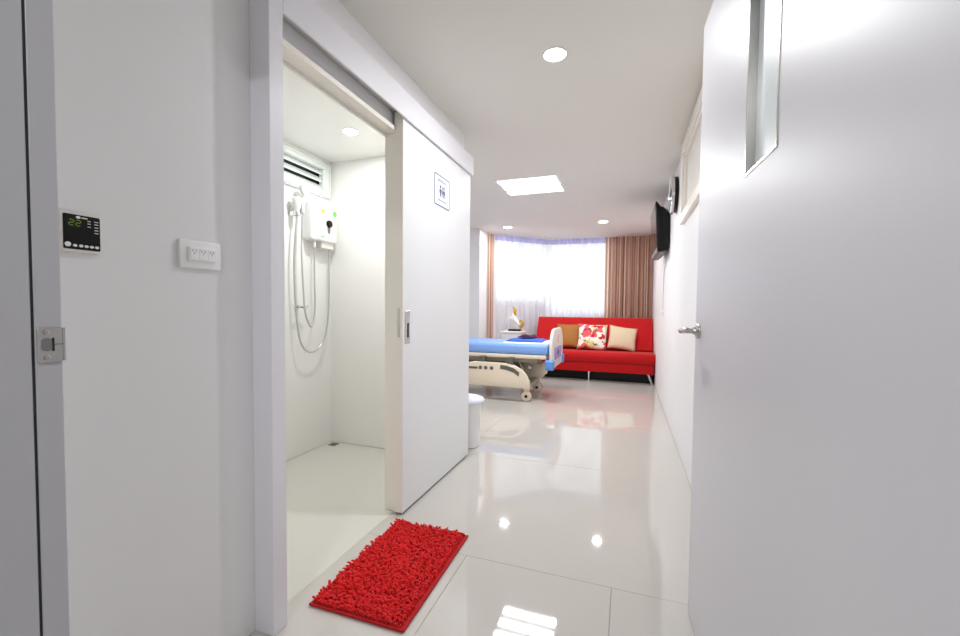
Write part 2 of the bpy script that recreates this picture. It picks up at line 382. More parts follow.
obj('door_leaf', bm, M_door, d1)
bm = NB(); fb = .005
for a in ((sx0, sx1, sz0, sz0+fb), (sx0, sx1, sz1-fb, sz1), (sx0, sx0+fb, sz0+fb, sz1-fb), (sx1-fb, sx1, sz0+fb, sz1-fb)):
    box(bm, a[0], a[1], -TH-.002, .002, a[2], a[3])
vf = obj('vision_frame', bm, M_chrome, d1)
obj('vision_pane', box(NB(), sx0+fb, sx1-fb, -TH/2-.003, -TH/2+.003, sz0+fb, sz1-fb), M_frost, d1)
hz, hx = 1.047, DW-.062
hr = obj('lever_rose', lathe(NB(), [(.028, 0), (.028, .004), (.025, .009), (.014, .012), (.012, .02)], (hx, 0, hz), 'y', 28), M_chrome, d1, 50)
lv = NB(); tube(lv, [(hx, .012, hz), (hx, .046, hz), (hx-.002, .054, hz), (hx-.012, .058, hz), (hx-.045, .058, hz+.002), (hx-.105, .057, hz+.006), (hx-.112, .055, hz+.006)], [.0095, .0095, .0105, .0105, .010, .010, .009], 14)
obj('lever', lv, M_chrome, hr, 60)
obj('lever_rose', lathe(NB(), [(.028, 0), (.028, -.004), (.025, -.009), (.012, -.012)], (hx, -TH, hz), 'y', 28), M_chrome, d1, 50)
obj('latch_plate', box(NB(), DW-.0002, DW+.0015, -TH+.01, -.01, hz-.09, hz+.09), M_chrome, d1)
for z in (.25, 1.1, 1.9): obj('hinge', lathe(NB(), [(.006, -.05), (.006, .05)], (-.004, .004, z), 'z', 12), M_chrome, d1)

# sliding bathroom door
SY0, SY1, SX = 1.925, 2.90, -1.122
d2 = thing('door_2', 'white sliding bathroom door pushed open along the wall', 'door', (SX-.025, SY0, 0), 0, kind='structure')
def loc2(o): o.location = (-(SX-.025), -SY0, 0); return o
loc2(obj('door_leaf', box(NB(), SX-.052, SX, SY0, SY1, .012, 2.14, .0015, 1), M_sdoor, d2))
loc2(obj('edge_band', box(NB(), SX-.051, SX-.001, SY0-.0012, SY0+.0005, .013, 2.139), M_cream, d2))
loc2(obj('bottom_seal', box(NB(), SX-.045, SX-.006, SY0+.005, SY1-.005, .004, .012), M_grey, d2))
hp = loc2(obj('recessed_handle', box(NB(), SX-.001, SX+.0025, 1.946, 1.999, .925, 1.103, .001, 1), M_chrome, d2))
x = obj('finger_slot', box(NB(), SX+.0015, SX+.003, 1.967, 1.986, .957, 1.035), M_dark, hp)
loc2(obj('edge_pull', box(NB(), SX-.032, SX-.016, SY0-.003, SY0, .96, 1.115, .001, 1), M_chrome, d2))
# sign on the sliding door
sg = thing('door_sign', 'small white sign with dark blue print on the sliding door', 'sign', (SX, 2.405, 1.849))
def flat(name, pts, t0, t1, m, par): return obj(name, prism(NB(), pts, 'x', t0, t1), m, par)
flat('sign_sheet', rrect(-.115, .115, -.095, .095, .018), .0005, .0015, M_paper, sg)
bm = NB()
out, inn = rrect(-.115, .115, -.095, .095, .018), rrect(-.108, .108, -.089, .089, .013)
A = [bm.verts.new((.0022, u, v)) for u, v in out]; B = [bm.verts.new((.0022, u, v)) for u, v in inn]
for i in range(len(A)): bm.faces.new((A[i], A[(i+1) % len(A)], B[(i+1) % len(A)], B[i]))
obj('sign_border', bm, M_navy, sg)
bm = NB()   # pictogram: two standing figures with a bar between
for s in (-1, 1):
    cy_ = s*.026
    prism(bm, arc(cy_, .026, .010, 0, 330, 11), 'x', .0015, .0024)
    w = .014 if s < 0 else .019
    prism(bm, [(cy_-.014, .012), (cy_-w, -.012), (cy_-.008, -.012), (cy_-.008, -.034), (cy_+.008, -.034), (cy_+.008, -.012), (cy_+w, -.012), (cy_+.014, .012)], 'x', .0015, .0024)
prism(bm, [(-.004, -.034), (.004, -.034), (.004, .034), (-.004, .034)], 'x', .0015, .0024)
obj('pictogram', bm, M_navy, sg)
random.seed(3)
for row, zc, hh in ((0, .062, .017), (1, -.058, .012)):
    u = -.062; bm = NB()
    while u < .06:
        wd = random.uniform(.008, .014); prism(bm, [(u, zc-hh/2), (u+.003, zc-hh/2), (u+.003, zc+hh/2), (u, zc+hh/2)], 'x', .0015, .0022)
        prism(bm, [(u+.003, zc+(hh/2-.004)*random.choice((-1, 0, 1))-.0015), (u+wd-.003, zc-.0015), (u+wd-.003, zc+.0015), (u+.003, zc+.002)], 'x', .0015, .0022); u += wd
    obj('print_line', bm, M_print, sg)['kind'] = 'stuff'

# ------------------------------------------------------------------ lamps
def area(name, parent, loc, size, power, color, shape='DISK', size_y=None, spread=math.pi):
    l = bpy.data.lights.new(name, 'AREA'); l.shape = shape; l.size = size; l.energy = power; l.color = color; l.spread = spread
    if size_y: l.size_y = size_y
    o = bpy.data.objects.new(name, l); C.objects.link(o); o.parent = parent; o.location = loc; return o
def downlight(label, x, y, z, r, power, color, group=None):
    t = thing('downlight', label, 'ceiling light', (x, y, z), 0, group)
    obj('trim_ring', lathe(NB(), [(r*.88, -.001), (r*.89, -.006), (r*.96, -.005), (r, -.0005), (r, 0)], n=36), M_white, t, 50)
    obj('lens', lathe(NB(), [(r*.88, -.0005), (r*.87, -.0065)], n=32), M_lens, t)
    area('lamp', t, (0, 0, -.0075), r*1.5, power, color)
downlight('bright round downlight in the corridor ceiling outside the bathroom', -.38, 2.167, H, .062, P_CORRIDOR, (.98, .99, 1))
downlight('small recessed downlight in front of the brown curtain', -.376, 6.458, H, .075, P_SMALL, (1, .99, .98))
downlight('small recessed downlight above the horse statue cabinet', -1.85, 6.458, H, .075, P_SMALL, (1, .99, .98))
downlight('round downlight in the bathroom ceiling', -1.765, 2.342, 2.289, .055, P_BATH, (.985, 1, .985))
downlight('added unseen fill downlight in the passage outside the entrance', -.4, -.7, H, .07, P_FILL, (.97, .985, 1))  # unseen lamp added behind the camera to brighten the near surfaces
t = thing('ceiling_light', 'square recessed ceiling light panel over the bed foot', 'ceiling light', (-.996, 4.37, H))
PX, PY = .30, .285
bm = NB()
for a in ((-PX-.02, PX+.02, -PY-.02, -PY), (-PX-.02, PX+.02, PY, PY+.02), (-PX-.02, -PX, -PY, PY), (PX, PX+.02, -PY, PY)): box(bm, *a, -.006, 0)
obj('panel_frame', bm, M_white, t)
for k in range(3):
    ya = -PY+k*2*PY/3
    obj('tube_bay', box(NB(), -PX, PX, ya+.036, ya+2*PY/3-.036, -.004, -.001), M_lensp, t)
    if k: obj('diffuser_rib', box(NB(), -PX, PX, ya-.036, ya+.036, -.005, -.001), M_rib, t)
for ya in (-PY, PY-.036): obj('diffuser_rib', box(NB(), -PX, PX, ya, ya+.036, -.005, -.001), M_rib, t)
for k in range(3): area('tube_lamp', t, (0, -PY+(k+.5)*2*PY/3, -.008), 2*PX, P_PANEL/3, (.98, .99, 1), 'RECTANGLE', 2*PY/3-.09)

# ------------------------------------------------------------------ wall fittings
th = thing('thermostat', 'white thermostat with a black face and glowing green digits', 'thermostat', (XL, .5905, 1.2845))
obj('housing', prism(NB(), rrect(-.0385, .0385, -.047, .047, .006), 'x', 0, .010, .002, 2), M_offwhite, th, 40)
TX = .010
obj('face_panel', prism(NB(), rrect(-.0335, .0345, -.040, .038, .003), 'x', TX-.001, TX+.0012), M_black, th)
bm = NB()
def seg7(bm, cu, cz, d):
    w, h_, s = .0085, .0125, .0018
    S = {'a': (0, h_/2), 'g': (0, 0), 'd': (0, -h_/2)}
    on = {'2': 'abged'}[d]
    for k in on:
        if k in S: u, v = S[k]; q = [(cu-w/2+u+.001, cz+v-s/2), (cu+w/2-.001, cz+v-s/2), (cu+w/2-.001, cz+v+s/2), (cu-w/2+.001, cz+v+s/2)]
        else:
            uu = w/2 if k in 'bc' else -w/2; vv = h_/4 if k in 'bf' else -h_/4
            q = [(cu+uu-s/2, cz+vv-h_/4+.001), (cu+uu+s/2, cz+vv-h_/4+.001), (cu+uu+s/2, cz+vv+h_/4-.001), (cu+uu-s/2, cz+vv+h_/4-.001)]
        prism(bm, q, 'x', TX+.001, TX+.0018)
seg7(bm, -.019, .0195, '2'); seg7(bm, -.0065, .0195, '2')
obj('digit_display', bm, M_green, th)
obj('logo', prism(NB(), [(.001*0-.0065+.0042*math.cos(a*math.pi/6), .0325+.003*math.sin(a*math.pi/6)) for a in range(12)], 'x', TX+.001, TX+.0018), M_white, th)
bm = NB(); box(bm, TX+.001, TX+.0018, -.0005, .0105, .031, .0335)
for z in (.027, .021, .014): box(bm, TX+.001, TX+.0018, .0105, .0165, z-.0008, z+.0008)
obj('face_print', bm, M_offwhite, th)
for z in (.0275, .0215, .0145, .008, .0015): obj('indicator', box(NB(), TX+.001, TX+.0018, .0235, .031, z-.0009, z+.0009), M_offwhite, th)
obj('button', lathe(NB(), [(.0055, .001), (.0055, .003), (.004, .0036)], (TX, -.0265, -.030), 'x', 18), M_white, th)
for u in (-.0135, -.0025, .0075, .0175, .0275):
    obj('button', prism(NB(), [(u+.004*math.cos(a*math.pi/6), -.0315+.0032*math.sin(a*math.pi/6)) for a in range(12)], 'x', TX+.001, TX+.003, .0006, 1), M_white, th)

so = thing('wall_socket', 'white wall plate with a raised socket module by the door casing', 'socket', (XL, .872, 1.267))
obj('plate', prism(NB(), rrect(-.062, .062, -.040, .040, .004), 'x', 0, .010, .002, 2), M_white, so, 40)
obj('module', prism(NB(), rrect(-.040, .043, -.019, .021, .003), 'x', .009, .0165, .0015, 2), M_white, so, 40)
for k in range(3):
    u = -.025+k*.0265
    s = obj('socket_insert', prism(NB(), rrect(u-.0115, u+.0115, -.0155, .0175, .002), 'x', .0163, .0175, .0005, 1), M_white, so)
    for du, dz in ((-.005, .010), (.005, .010), (0, .003)):
        obj('contact_slot', box(NB(), .0174, .0179, u+du-.0012, u+du+.0012, dz-.003, dz+.003), M_slot, s)

dr = thing('floor_drain', 'small square steel drain in the bathroom floor corner', 'drain', (-2.235, 2.742, -.003))
obj('grate_frame', box(NB(), -.035, .035, -.035, .035, 0, .004, .001, 1), M_chrome, dr)
for k in range(4): obj('grate_slot', box(NB(), -.025, .025, -.024+k*.0145, -.018+k*.0145, .0038, .0045), M_dark, dr)

# water heater with hoses and spray heads
hx0 = -2.307
wh = thing('water_heater', 'white electric shower heater with a dark dial on the bathroom wall', 'water heater', (hx0, 2.628, 1.755))
obj('casing', prism(NB(), rrect(-.140, .135, -.135, .155, .02), 'x', 0, .088, .012, 3), M_white, wh, 40)
obj('front_panel', prism(NB(), rrect(-.075, .130, -.128, .150, .015), 'x', .085, .094, .004, 2), M_white, wh, 40)
kn = obj('dial', lathe(NB(), [(.028, 0), (.028, .012), (.024, .018)], (.094, .038, .008), 'x', 26), M_black, wh, 40)
obj('dial_scale', prism(NB(), [(.022, -.02), (.054, -.02), (.048, -.065), (.028, -.065)], 'x', .093, .098), M_grey, wh)
obj('sticker', box(NB(), .0935, .0948, -.042, -.010, .078, .112), M_yellow, wh)
obj('sticker', prism(NB(), arc(.108, .098, .022, 0, 330, 11), 'x', .0935, .0948), M_lime, wh)
obj('lettering_strip', box(NB(), .0935, .0945, -.05, -.015, -.105, -.095), M_lime, wh)
obj('valve_block', prism(NB(), rrect(-.02, .12, -.185, -.130, .01), 'x', .03, .075, .005, 1), M_offwhite, wh, 40)
for u in (-.07, .095): obj('outlet_nut', lathe(NB(), [(.013, -.185), (.013, -.150), (.010, -.130)], (.05, u, 0), 'z', 14), M_polish, wh)
def hose(name, label, pts, r=.0065):
    return tag(obj(name, tube(NB(), smooth_path(pts, 10), r, 8), M_hose, None, 60), label, 'hose')
HX = hx0+.05
hose('shower_hose', 'long steel hose looping lowest below the heater', [(HX, 2.723, 1.566), (HX, 2.72, 1.40), (HX+.005, 2.705, 1.05), (HX+.01, 2.63, .84), (HX+.01, 2.50, .775), (HX+.01, 2.40, .86), (HX, 2.366, 1.10), (HX, 2.352, 1.45), (HX+.01, 2.372, 1.765)])
hose('shower_hose', 'shorter steel hose hanging inside the longer loop', [(HX, 2.558, 1.566), (HX, 2.556, 1.40), (HX+.005, 2.553, 1.10), (HX+.012, 2.515, .975), (HX+.018, 2.47, 1.0), (HX+.02, 2.43, 1.12), (HX+.015, 2.41, 1.5), (HX+.01, 2.422, 1.74), (HX+.012, 2.425, 1.795)])
sh = thing('hand_shower', 'round white hand shower standing above the heater hose', 'hand shower', (hx0, 2.425, 1.80))
obj('wall_bracket', box(NB(), 0, .052, -.010, .014, -.01, .03, .004, 2), M_polish, sh)
tb = NB(); tube(tb, [(.062, 0, -.0), (.064, 0, .05), (.07, .002, .10), (.082, .004, .13)], [.012, .014, .016, .018], 14); obj('handle', tb, M_shower, sh, 60)
obj('spray_face', lathe(NB(), [(.018, -.032), (.040, -.016), (.047, 0), (.044, .011), (.020, .015)], (.082, .007, .166), 'x', 26), M_shower, sh, 50)
s2 = thing('hand_sprayer', 'white tapered hand sprayer in a chrome wall holder', 'sprayer', (hx0, 2.372, 1.775))
obj('wall_holder', box(NB(), 0, .06, -.016, .016, -.005, .028, .005, 2), M_polish, s2)
obj('holder_ring', lathe(NB(), [(.021, -.005), (.023, 0), (.023, .024), (.021, .028)], (.06, 0, 0), n=18), M_polish, s2, 50)
obj('spray_body', lathe(NB(), [(.014, .0), (.018, .03), (.030, .075), (.036, .115), (.030, .122)], (.06, 0, 0), n=22), M_shower, s2, 50)
s3 = thing('hose_hook', 'small chrome hose hook low on the bathroom wall', 'hook', (hx0, 2.42, 1.115))
obj('rose', lathe(NB(), [(.02, 0), (.02, .006), (.012, .01)], (0, 0, 0), 'x', 18), M_polish, s3, 50)
tb = NB(); tube(tb, [(.005, 0, 0), (.045, 0, 0), (.058, -.02, .0), (.058, -.045, .008)], .008, 10); obj('arm', tb, M_polish, s3, 60)
tb = NB(); tube(tb, [(.05, .005, 0), (.06, .04, -.01), (.06, .05, .01)], .007, 10); obj('arm', tb, M_polish, s3, 60)

# ------------------------------------------------------------------ red mat
MR = 0.0146
mt = thing('bath_mat', 'red chenille mat with shaggy pile in front of the bathroom', 'mat', (-0.908, 1.532, 0.001), MR)
mw, ml = 0.394, 0.634
obj('backing', prism(NB(), rrect(-mw/2, mw/2, -ml/2, ml/2, .01), 'z', 0, .008), M_redback, mt)
bm = NB()
for a in ((-mw/2, -ml/2, mw/2, -ml/2), (mw/2, -ml/2, mw/2, ml/2)):
    tube(bm, [(a[0], a[1], .006), (a[2], a[3], .006)], .005, 8)
obj('hem', bm, M_redback, mt)
random.seed(11)
verts, faces = [], []
def tuft(px, py, dx, dy, L, r):
    base = len(verts); n = 5
    d = Vector((dx, dy, 0)); s = Vector((-dy, dx, 0)).normalized() if (dx or dy) else Vector((1, 0, 0))
    up = Vector((0, 0, 1))
    ps = [Vector((px, py, .004)), Vector((px, py, .004))+d*.35*L+up*L*.55, Vector((px, py, .004))+d*.8*L+up*L*.82, Vector((px, py, .004))+d*1.1*L+up*L*.80]
    rs = [r*.8, r, r, r*.55]
    for p_, rr in zip(ps, rs):
        for k in range(n):
            a = 2*math.pi*k/n; verts.append(p_+s*rr*math.cos(a)+(up*.6+d.normalized()*-.6 if d.length else up)*rr*math.sin(a))
    for q in range(3):
        for k in range(n): faces.append((base+q*n+k, base+q*n+(k+1) % n, base+(q+1)*n+(k+1) % n, base+(q+1)*n+k))
    faces.append(tuple(base+3*n+k for k in range(n)))
gx, gy = 40, 68
for i in range(gx):
    for j in range(gy):
        u = (i+.5+random.uniform(-.4, .4))/gx; v = (j+.5+random.uniform(-.4, .4))/gy
        px, py = -mw/2+.008+u*(mw-.018), -ml/2+.008+v*(ml-.012)
        a = random.uniform(0, 2*math.pi)
        k_ = .9*math.sin(px*23+py*9)+.7*math.sin(py*17-px*11)
        dx, dy = .55*math.cos(a)+.35*math.cos(2.6+k_), .55*math.sin(a)+.35*math.sin(2.6+k_)
        if px > mw/2-.02: dx = -abs(dx)
        if py < -ml/2+.02: dy = -abs(dy)*.35
        tuft(px, py, dx, dy, random.uniform(.016, .026), random.uniform(.0040, .0056))
me = bpy.data.meshes.new('pile'); me.from_pydata([tuple(v) for v in verts], [], faces); me.update()
pl = obj('pile', me, M_redmat, mt, 80); pl['kind'] = 'stuff'

# ------------------------------------------------------------------ curtains
def curtain(name, label, path, z0, z1, amp, period, m, head=None, hm=None, seed=1, cat='curtain', irregular=.0, flat0=0):
    random.seed(seed)
    pts = [Vector((p[0], p[1], 0)) for p in path]; L = [0]
    for a, b_ in zip(pts, pts[1:]): L.append(L[-1]+(b_-a).length)
    tot = L[-1]; n = int(tot/period*10)
    def at(s):
        for i in range(len(pts)-1):
            if s <= L[i+1] or i == len(pts)-2:
                t = (s-L[i])/(L[i+1]-L[i]); d = (pts[i+1]-pts[i]).normalized(); return pts[i].lerp(pts[i+1], t), Vector((d.y, -d.x, 0))
    zs = [z0, z0+.3*(z1-z0), z0+.7*(z1-z0), z1-.13, z1-.10, z1]
    ph = 0; prof = []
    for i in range(n+1):
        s = tot*i/n; ph += 2*math.pi*(tot/n)/period*(1+irregular*math.sin(i*.13+seed)+irregular*.7*math.sin(i*.051))
        prof.append((s, ph))
    def build(zl, nm, mm, par, off=0):
        me = bpy.data.meshes.new(nm); vv, ff, uv = [], [], []
        for zi, z in enumerate(zl):
            hfac = (z-z0)/(z1-z0)
            for s, p_ in prof:
                c, nn = at(s); a = amp*(1.0-.45*hfac)*(0 if s < flat0 else 1)
                w = a*math.sin(p_)+.25*a*math.sin(2.3*p_+1.5*(1-hfac))
                vv.append(c+nn*(w+off)+Vector((0, 0, z))); uv.append((s, z))
        m_ = n+1
        for r in range(len(zl)-1):
            for i in range(n): ff.append((r*m_+i, r*m_+i+1, (r+1)*m_+i+1, (r+1)*m_+i))
        me.from_pydata([tuple(v) for v in vv], [], ff); me.update()
        ul = me.uv_layers.new(name='UVMap')
        for lp in me.loops: ul.data[lp.index].uv = uv[lp.vertex_index]
        return obj(nm, me, mm, par, 180)
    t = thing(name, label, cat, (0, 0, 0))
    build([z0+(z1-.09-z0)*k/5 for k in range(6)], 'drape', m, t)
    build([z1-.095, z1-.05, z1], 'header_tape', hm or m, t, .002)
    tb = NB()
    rail = [at(tot*k/40)[0]+Vector((0, 0, z1+.007)) for k in range(41)]
    tube(tb, rail, .007, 8); obj('curtain_rail', tb, M_white, t)
    return t
curtain('sheer_curtain', 'white sheer curtain with lilac header hanging round the bay window', [(-2.222, 6.92), (-1.50, 7.66), (-1.36, 7.74), (-.385, 7.80)], .03, H-.02, .036, .105, M_sheer, hm=M_sheerhead, seed=2, irregular=.15)
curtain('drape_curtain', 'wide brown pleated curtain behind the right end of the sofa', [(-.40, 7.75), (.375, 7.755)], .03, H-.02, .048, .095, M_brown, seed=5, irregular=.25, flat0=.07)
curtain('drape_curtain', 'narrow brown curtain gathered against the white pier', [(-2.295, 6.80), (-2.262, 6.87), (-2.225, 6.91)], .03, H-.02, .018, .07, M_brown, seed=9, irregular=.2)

# ------------------------------------------------------------------ sofa and cushions
sf = thing('sofa', 'red fabric sofa bed with slanted back and chrome legs', 'sofa', (-.555, 6.95, 0))
def L0(o): o.location = (.555, -6.95, 0); return o
X0, X1 = -1.49, .392
L0(obj('base', prism(NB(), [(6.60, .155), (6.595, .30), (7.35, .30), (7.35, .155)], 'x', X0+.015, X1-.01, .012, 2), M_red, sf, 40))
L0(obj('seat_cushion', prism(NB(), [(6.575, .305), (6.555, .33), (6.55, .40), (6.57, .445), (6.62, .462), (7.16, .44), (7.26, .38), (7.22, .305)], 'x', X0, X1, .02, 3), M_red, sf, 50))
L0(obj('backrest', prism(NB(), [(7.12, .44), (7.10, .47), (7.385, .955), (7.425, .975), (7.50, .965), (7.52, .93), (7.36, .34), (7.22, .34)], 'x', X0-.03, X1-.005, .02, 3), M_red, sf, 50))
L0(obj('underside_shade', box(NB(), X0+.05, X1-.035, 6.74, 7.3, .012, .156), M_black, sf))  # black box put in for the deep shadow beneath the sofa
tb = NB(); tube(tb, [(X0+.02, 6.553, .375), (X1-.02, 6.553, .375)], .004, 6); L0(obj('piping', tb, M_redback, sf))
for x, s in ((X0+.12, -1), (-.56, 0), (X1-.09, 1)):
    for y in (6.66, 7.28):
        if s == 0 and y > 7: continue
        tb = NB(); tube(tb, [(x, y, .15), (x+.055*s, y-.03, .0)], [.018, .012], 12); L0(obj('leg', tb, M_polish, sf, 60))
def cushion(label, m, x, y, z, w, h_, th_, tilt, rz, roll=0):
    bm = NB(); n = 14; vv = {}
    for side in (0, 1):
        for i in range(n+1):
            for j in range(n+1):
                u, v = 2*i/n-1, 2*j/n-1
                if side and (i in (0, n) or j in (0, n)): vv[side, i, j] = vv[0, i, j]; continue
                k = th_*((1-u*u)*(1-v*v))**.42
                pu = u*(1-.07*(1-v*v)*abs(u)); pv = v*(1-.07*(1-u*u)*abs(v))
                vv[side, i, j] = bm.verts.new((pu*w/2, (-k if side == 0 else k)/2, pv*h_/2))
    for side in (0, 1):
        for i in range(n):
            for j in range(n):
                q = [vv[side, i, j], vv[side, i+1, j], vv[side, i+1, j+1], vv[side, i, j+1]]
                bm.faces.new(q if side == 0 else q[::-1])
    o = obj('cushion', bm, m, None, 180); o.location = (x, y, z); o.rotation_euler = (tilt, roll, rz)
    return tag(o, label, 'cushion', 'cushions on the red sofa')
TL = math.radians(-27)
cushion('brown cushion leaning on the red sofa behind the footboard', M_brownc, -.95, 7.135, .665, .44, .44, .12, TL, math.radians(-4))
cushion('floral cushion with red flowers in the middle of the sofa', M_floral, -.545, 7.02, .665, .47, .46, .13, TL, math.radians(3), math.radians(2))
cushion('plain beige cushion leaning beside the floral cushion', M_beige, -.078, 7.06, .655, .44, .41, .12, TL, math.radians(6), math.radians(8))

# ------------------------------------------------------------------ hospital bed
BX, BY = -.90, 4.82          # foot end x, near side y
bd = thing('hospital_bed', 'cream hospital bed with side rails lowered and blue corner bumpers', 'bed', (-1.95, 5.26, 0))
def LB(o): o.location = (1.95, -5.26, 0); return o
FY = 5.66
LB(obj('deck', box(NB(), -2.92, -.90, BY+.03, FY-.03, .515, .56, .012, 2), M_brace, bd, 40))
LB(obj('deck_frame', box(NB(), -2.9, -1.02, BY+.10, FY-.10, .46, .515, .004, 1), M_brace2, bd))
LB(obj('lift_column', box(NB(), -1.42, -1.30, BY+.2, FY-.2, .22, .47, .01, 1), M_mech, bd))
LB(obj('lift_column', box(NB(), -2.55, -2.42, BY+.2, FY-.2, .22, .47, .01, 1), M_mech, bd))
LB(obj('actuator', box(NB(), -1.95, -1.45, BY+.12, BY+.2, .40, .47, .01, 1), M_mech, bd))
LB(obj('base_frame', box(NB(), -2.8, -1.10, BY+.12, FY-.12, .15, .21, .01, 2), M_brace2, bd, 40))
LB(obj('base_cover', prism(NB(), [(-1.3, .205), (-1.06, .215), (-1.0, .26), (-.99, .34), (-1.03, .40), (-1.16, .42), (-1.3, .40)], 'y', FY-.34, FY-.15, .015, 2), M_brace, bd, 40))
tb = NB(); tube(tb, [(-1.15, BY+.24, .20), (-1.28, BY+.24, .45)], .022, 10); LB(obj('crank_link', tb, M_chrome, bd, 60))
obj0 = LB(obj('push_handle', lathe(NB(), [(.022, -.03), (.03, -.02), (.03, .02), (.022, .03)], (-1.12, BY+.16, .40), 'y', 18), M_chrome, bd, 50))
for x in (-1.135, -2.72):
    for y in (BY+.05, FY-.17):
        w_ = LB(obj('caster', lathe(NB(), [(.045, -.026), (.060, -.022), (.062, 0), (.060, .022), (.045, .026)], (x, y, .062), 'y', 26), M_brace, bd, 40))
        obj('hub', lathe(NB(), [(.017, -.034), (.019, -.026), (.019, .026), (.017, .034)], (x, y, .062), 'y', 18), M_black, w_, 40)
        obj('tyre', lathe(NB(), [(.061, -.020), (.0655, -.014), (.0655, .014), (.061, .020)], (x, y+.03, .0655), 'y', 26), M_mech, w_, 40)
        LB(obj('fork', prism(NB(), [(x-.03, .12), (x+.03, .12), (x+.045, .18), (x-.05, .20)], 'y', y-.022, y+.03, .006, 1), M_brace, bd))
def rail_panel(y0, y1):
    pts = [(-1.96, .165), (-1.10, .165), (-1.075, .19), (-1.085, .26), (-1.12, .33), (-1.18, .395), (-1.27, .437), (-1.40, .458), (-1.62, .462), (-1.78, .462), (-1.88, .44), (-1.95, .385), (-1.985, .30), (-1.99, .20)]
    r = LB(obj('side_rail', prism(NB(), pts, 'y', y0, y1, .012, 3), M_brace, bd, 50))
    c = [(-1.44, .412), (-1.36, .402), (-1.27, .375), (-1.205, .33)]; w2 = .026
    up = [(a, b_+w2) for a, b_ in c]; dn = [(a-.008, b_-w2) for a, b_ in c][::-1]
    obj('grip_slot_shade', prism(NB(), up+dn, 'y', y0-.0015, y0+.004, .001, 1), M_mech, r)  # raised dark panels stand in for the shaded slot recesses
    obj('grip_slot_shade', prism(NB(), rrect(-1.86, -1.735, .370, .398, .010), 'y', y0-.0015, y0+.004), M_mech, r)
    for xx in (-1.70, -1.63, -1.555): obj('control_button', lathe(NB(), [(.023, -.002), (.025, .004)], (xx, y0, .39), 'y', 14), M_mech, r)
    LB(obj('rail_arm', prism(NB(), [(-1.72, .44), (-1.66, .44), (-1.64, .53), (-1.70, .53)], 'y', y0+.01, y1+.04), M_mech, bd))
    LB(obj('rail_arm', prism(NB(), [(-1.36, .42), (-1.30, .42), (-1.28, .53), (-1.34, .53)], 'y', y0+.01, y1+.04), M_mech, bd))
    return r
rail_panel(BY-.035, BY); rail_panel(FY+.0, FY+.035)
# foot- and headboard with rounded tops
def board(x0, x1, s):
    yc = (BY+FY)/2; hw = (FY-BY)/2-.0
    prof = [(BY+.10, .40), (FY-.10, .40), (FY-.03, .44), (FY, .50), (FY, .66)]+arc(FY-.22, .66, .22, 0, 90, 9)+arc(BY+.22, .66, .22, 90, 180, 9)+[(BY, .50), (BY+.03, .43)]
    b_ = LB(obj('footboard' if s > 0 else 'headboard', prism(NB(), prof, 'x', x0, x1, .012, 3), M_brace if False else M_offwhite, bd, 50))
    xs = x1 if s > 0 else x0; e = .002*s
    obj('board_insert', prism(NB(), rrect(BY+.16, FY-.16, .50, .645, .02), 'x', xs-e*.5, xs+e*2), M_lav, b_)
    obj('board_print', prism(NB(), arc(yc, .745, .055, 0, 345, 14), 'x', xs-e*.5, xs+e*1.6), M_pink, b_)
    obj('board_print', prism(NB(), arc(yc, .575, .035, 0, 345, 14), 'x', xs+e*1.5, xs+e*3), M_purple, b_)
    for y in (BY-.025, FY-.075): obj('corner_bumper', prism(NB(), rrect(y, y+.10, .395, .515, .03), 'x', min(x0, x1)-.045 if s > 0 else x0-.02, x1+.02 if s > 0 else x1+.045, .012, 2), M_bumper, b_, 50)
board(-.86, -.825, 1); board(-2.985, -2.95, -1)
mt2 = tag(obj('mattress', prism(NB(), rrect(BY+.045, FY-.045, .562, .690, .04), 'x', -2.93, -.885, .02, 3), M_matt, None, 50), 'blue vinyl mattress lying on the hospital bed', 'mattress')
def sheetmesh(x0, x1, y0, y1, z, th_, wob, seed, nx=16, ny=12):
    random.seed(seed); bm = NB(); top = {}
    ph = [random.uniform(0, 6) for _ in range(4)]
    for i in range(nx+1):
        for j in range(ny+1):
            u, v = i/nx, j/ny; e = min(u, 1-u, v, 1-v)
            zz = z+th_*min(1, e*8+.25)+wob*(math.sin(9*u+ph[0]+3*v)+math.sin(7*v+ph[1]+5*u))*.5*min(1, e*6)
            top[i, j] = bm.verts.new((x0+u*(x1-x0)+.012*math.sin(6*v+ph[2]), y0+v*(y1-y0)+.012*math.sin(7*u+ph[3]), max(zz, z+.001)))
    bot = {k: bm.verts.new((q.co.x, q.co.y, z)) for k, q in top.items()}
    for i in range(nx):
        for j in range(ny):
            bm.faces.new((top[i, j], top[i+1, j], top[i+1, j+1], top[i, j+1])); bm.faces.new((bot[i, j+1], bot[i+1, j+1], bot[i+1, j], bot[i, j]))
    for i in range(nx):
        for j, s in ((0, 1), (ny, -1)):
            q = (bot[i, j], bot[i+1, j], top[i+1, j], top[i, j]); bm.faces.new(q if s > 0 else q[::-1])
    for j in range(ny):
        for i, s in ((0, -1), (nx, 1)):
            q = (bot[i, j], bot[i, j+1], top[i, j+1], top[i, j]); bm.faces.new(q if s > 0 else q[::-1])
    return bm
tag(obj('draw_sheet', sheetmesh(-1.47, -.91, 4.93, 5.58, .691, .008, .003, 4), M_sheet, None, 60), 'white cloth spread over the foot of the blue mattress', 'sheet')
tag(obj('folded_towel', sheetmesh(-1.46, -1.0, 5.05, 5.48, .703, .028, .012, 8), M_towel, None, 60), 'folded blue towel on the white cloth of the bed', 'towel')
tag(obj('folded_cloth', sheetmesh(-1.33, -1.13, 5.2, 5.40, .742, .030, .018, 12), M_purple, None, 60), 'dark purple cloth bundle lying on the blue towel', 'cloth')
tag(obj('bed_pillow', sheetmesh(-2.85, -2.25, 4.95, 5.5, .692, .09, .01, 3), M_sheet, None, 80), 'white pillow at the head of the bed', 'pillow')

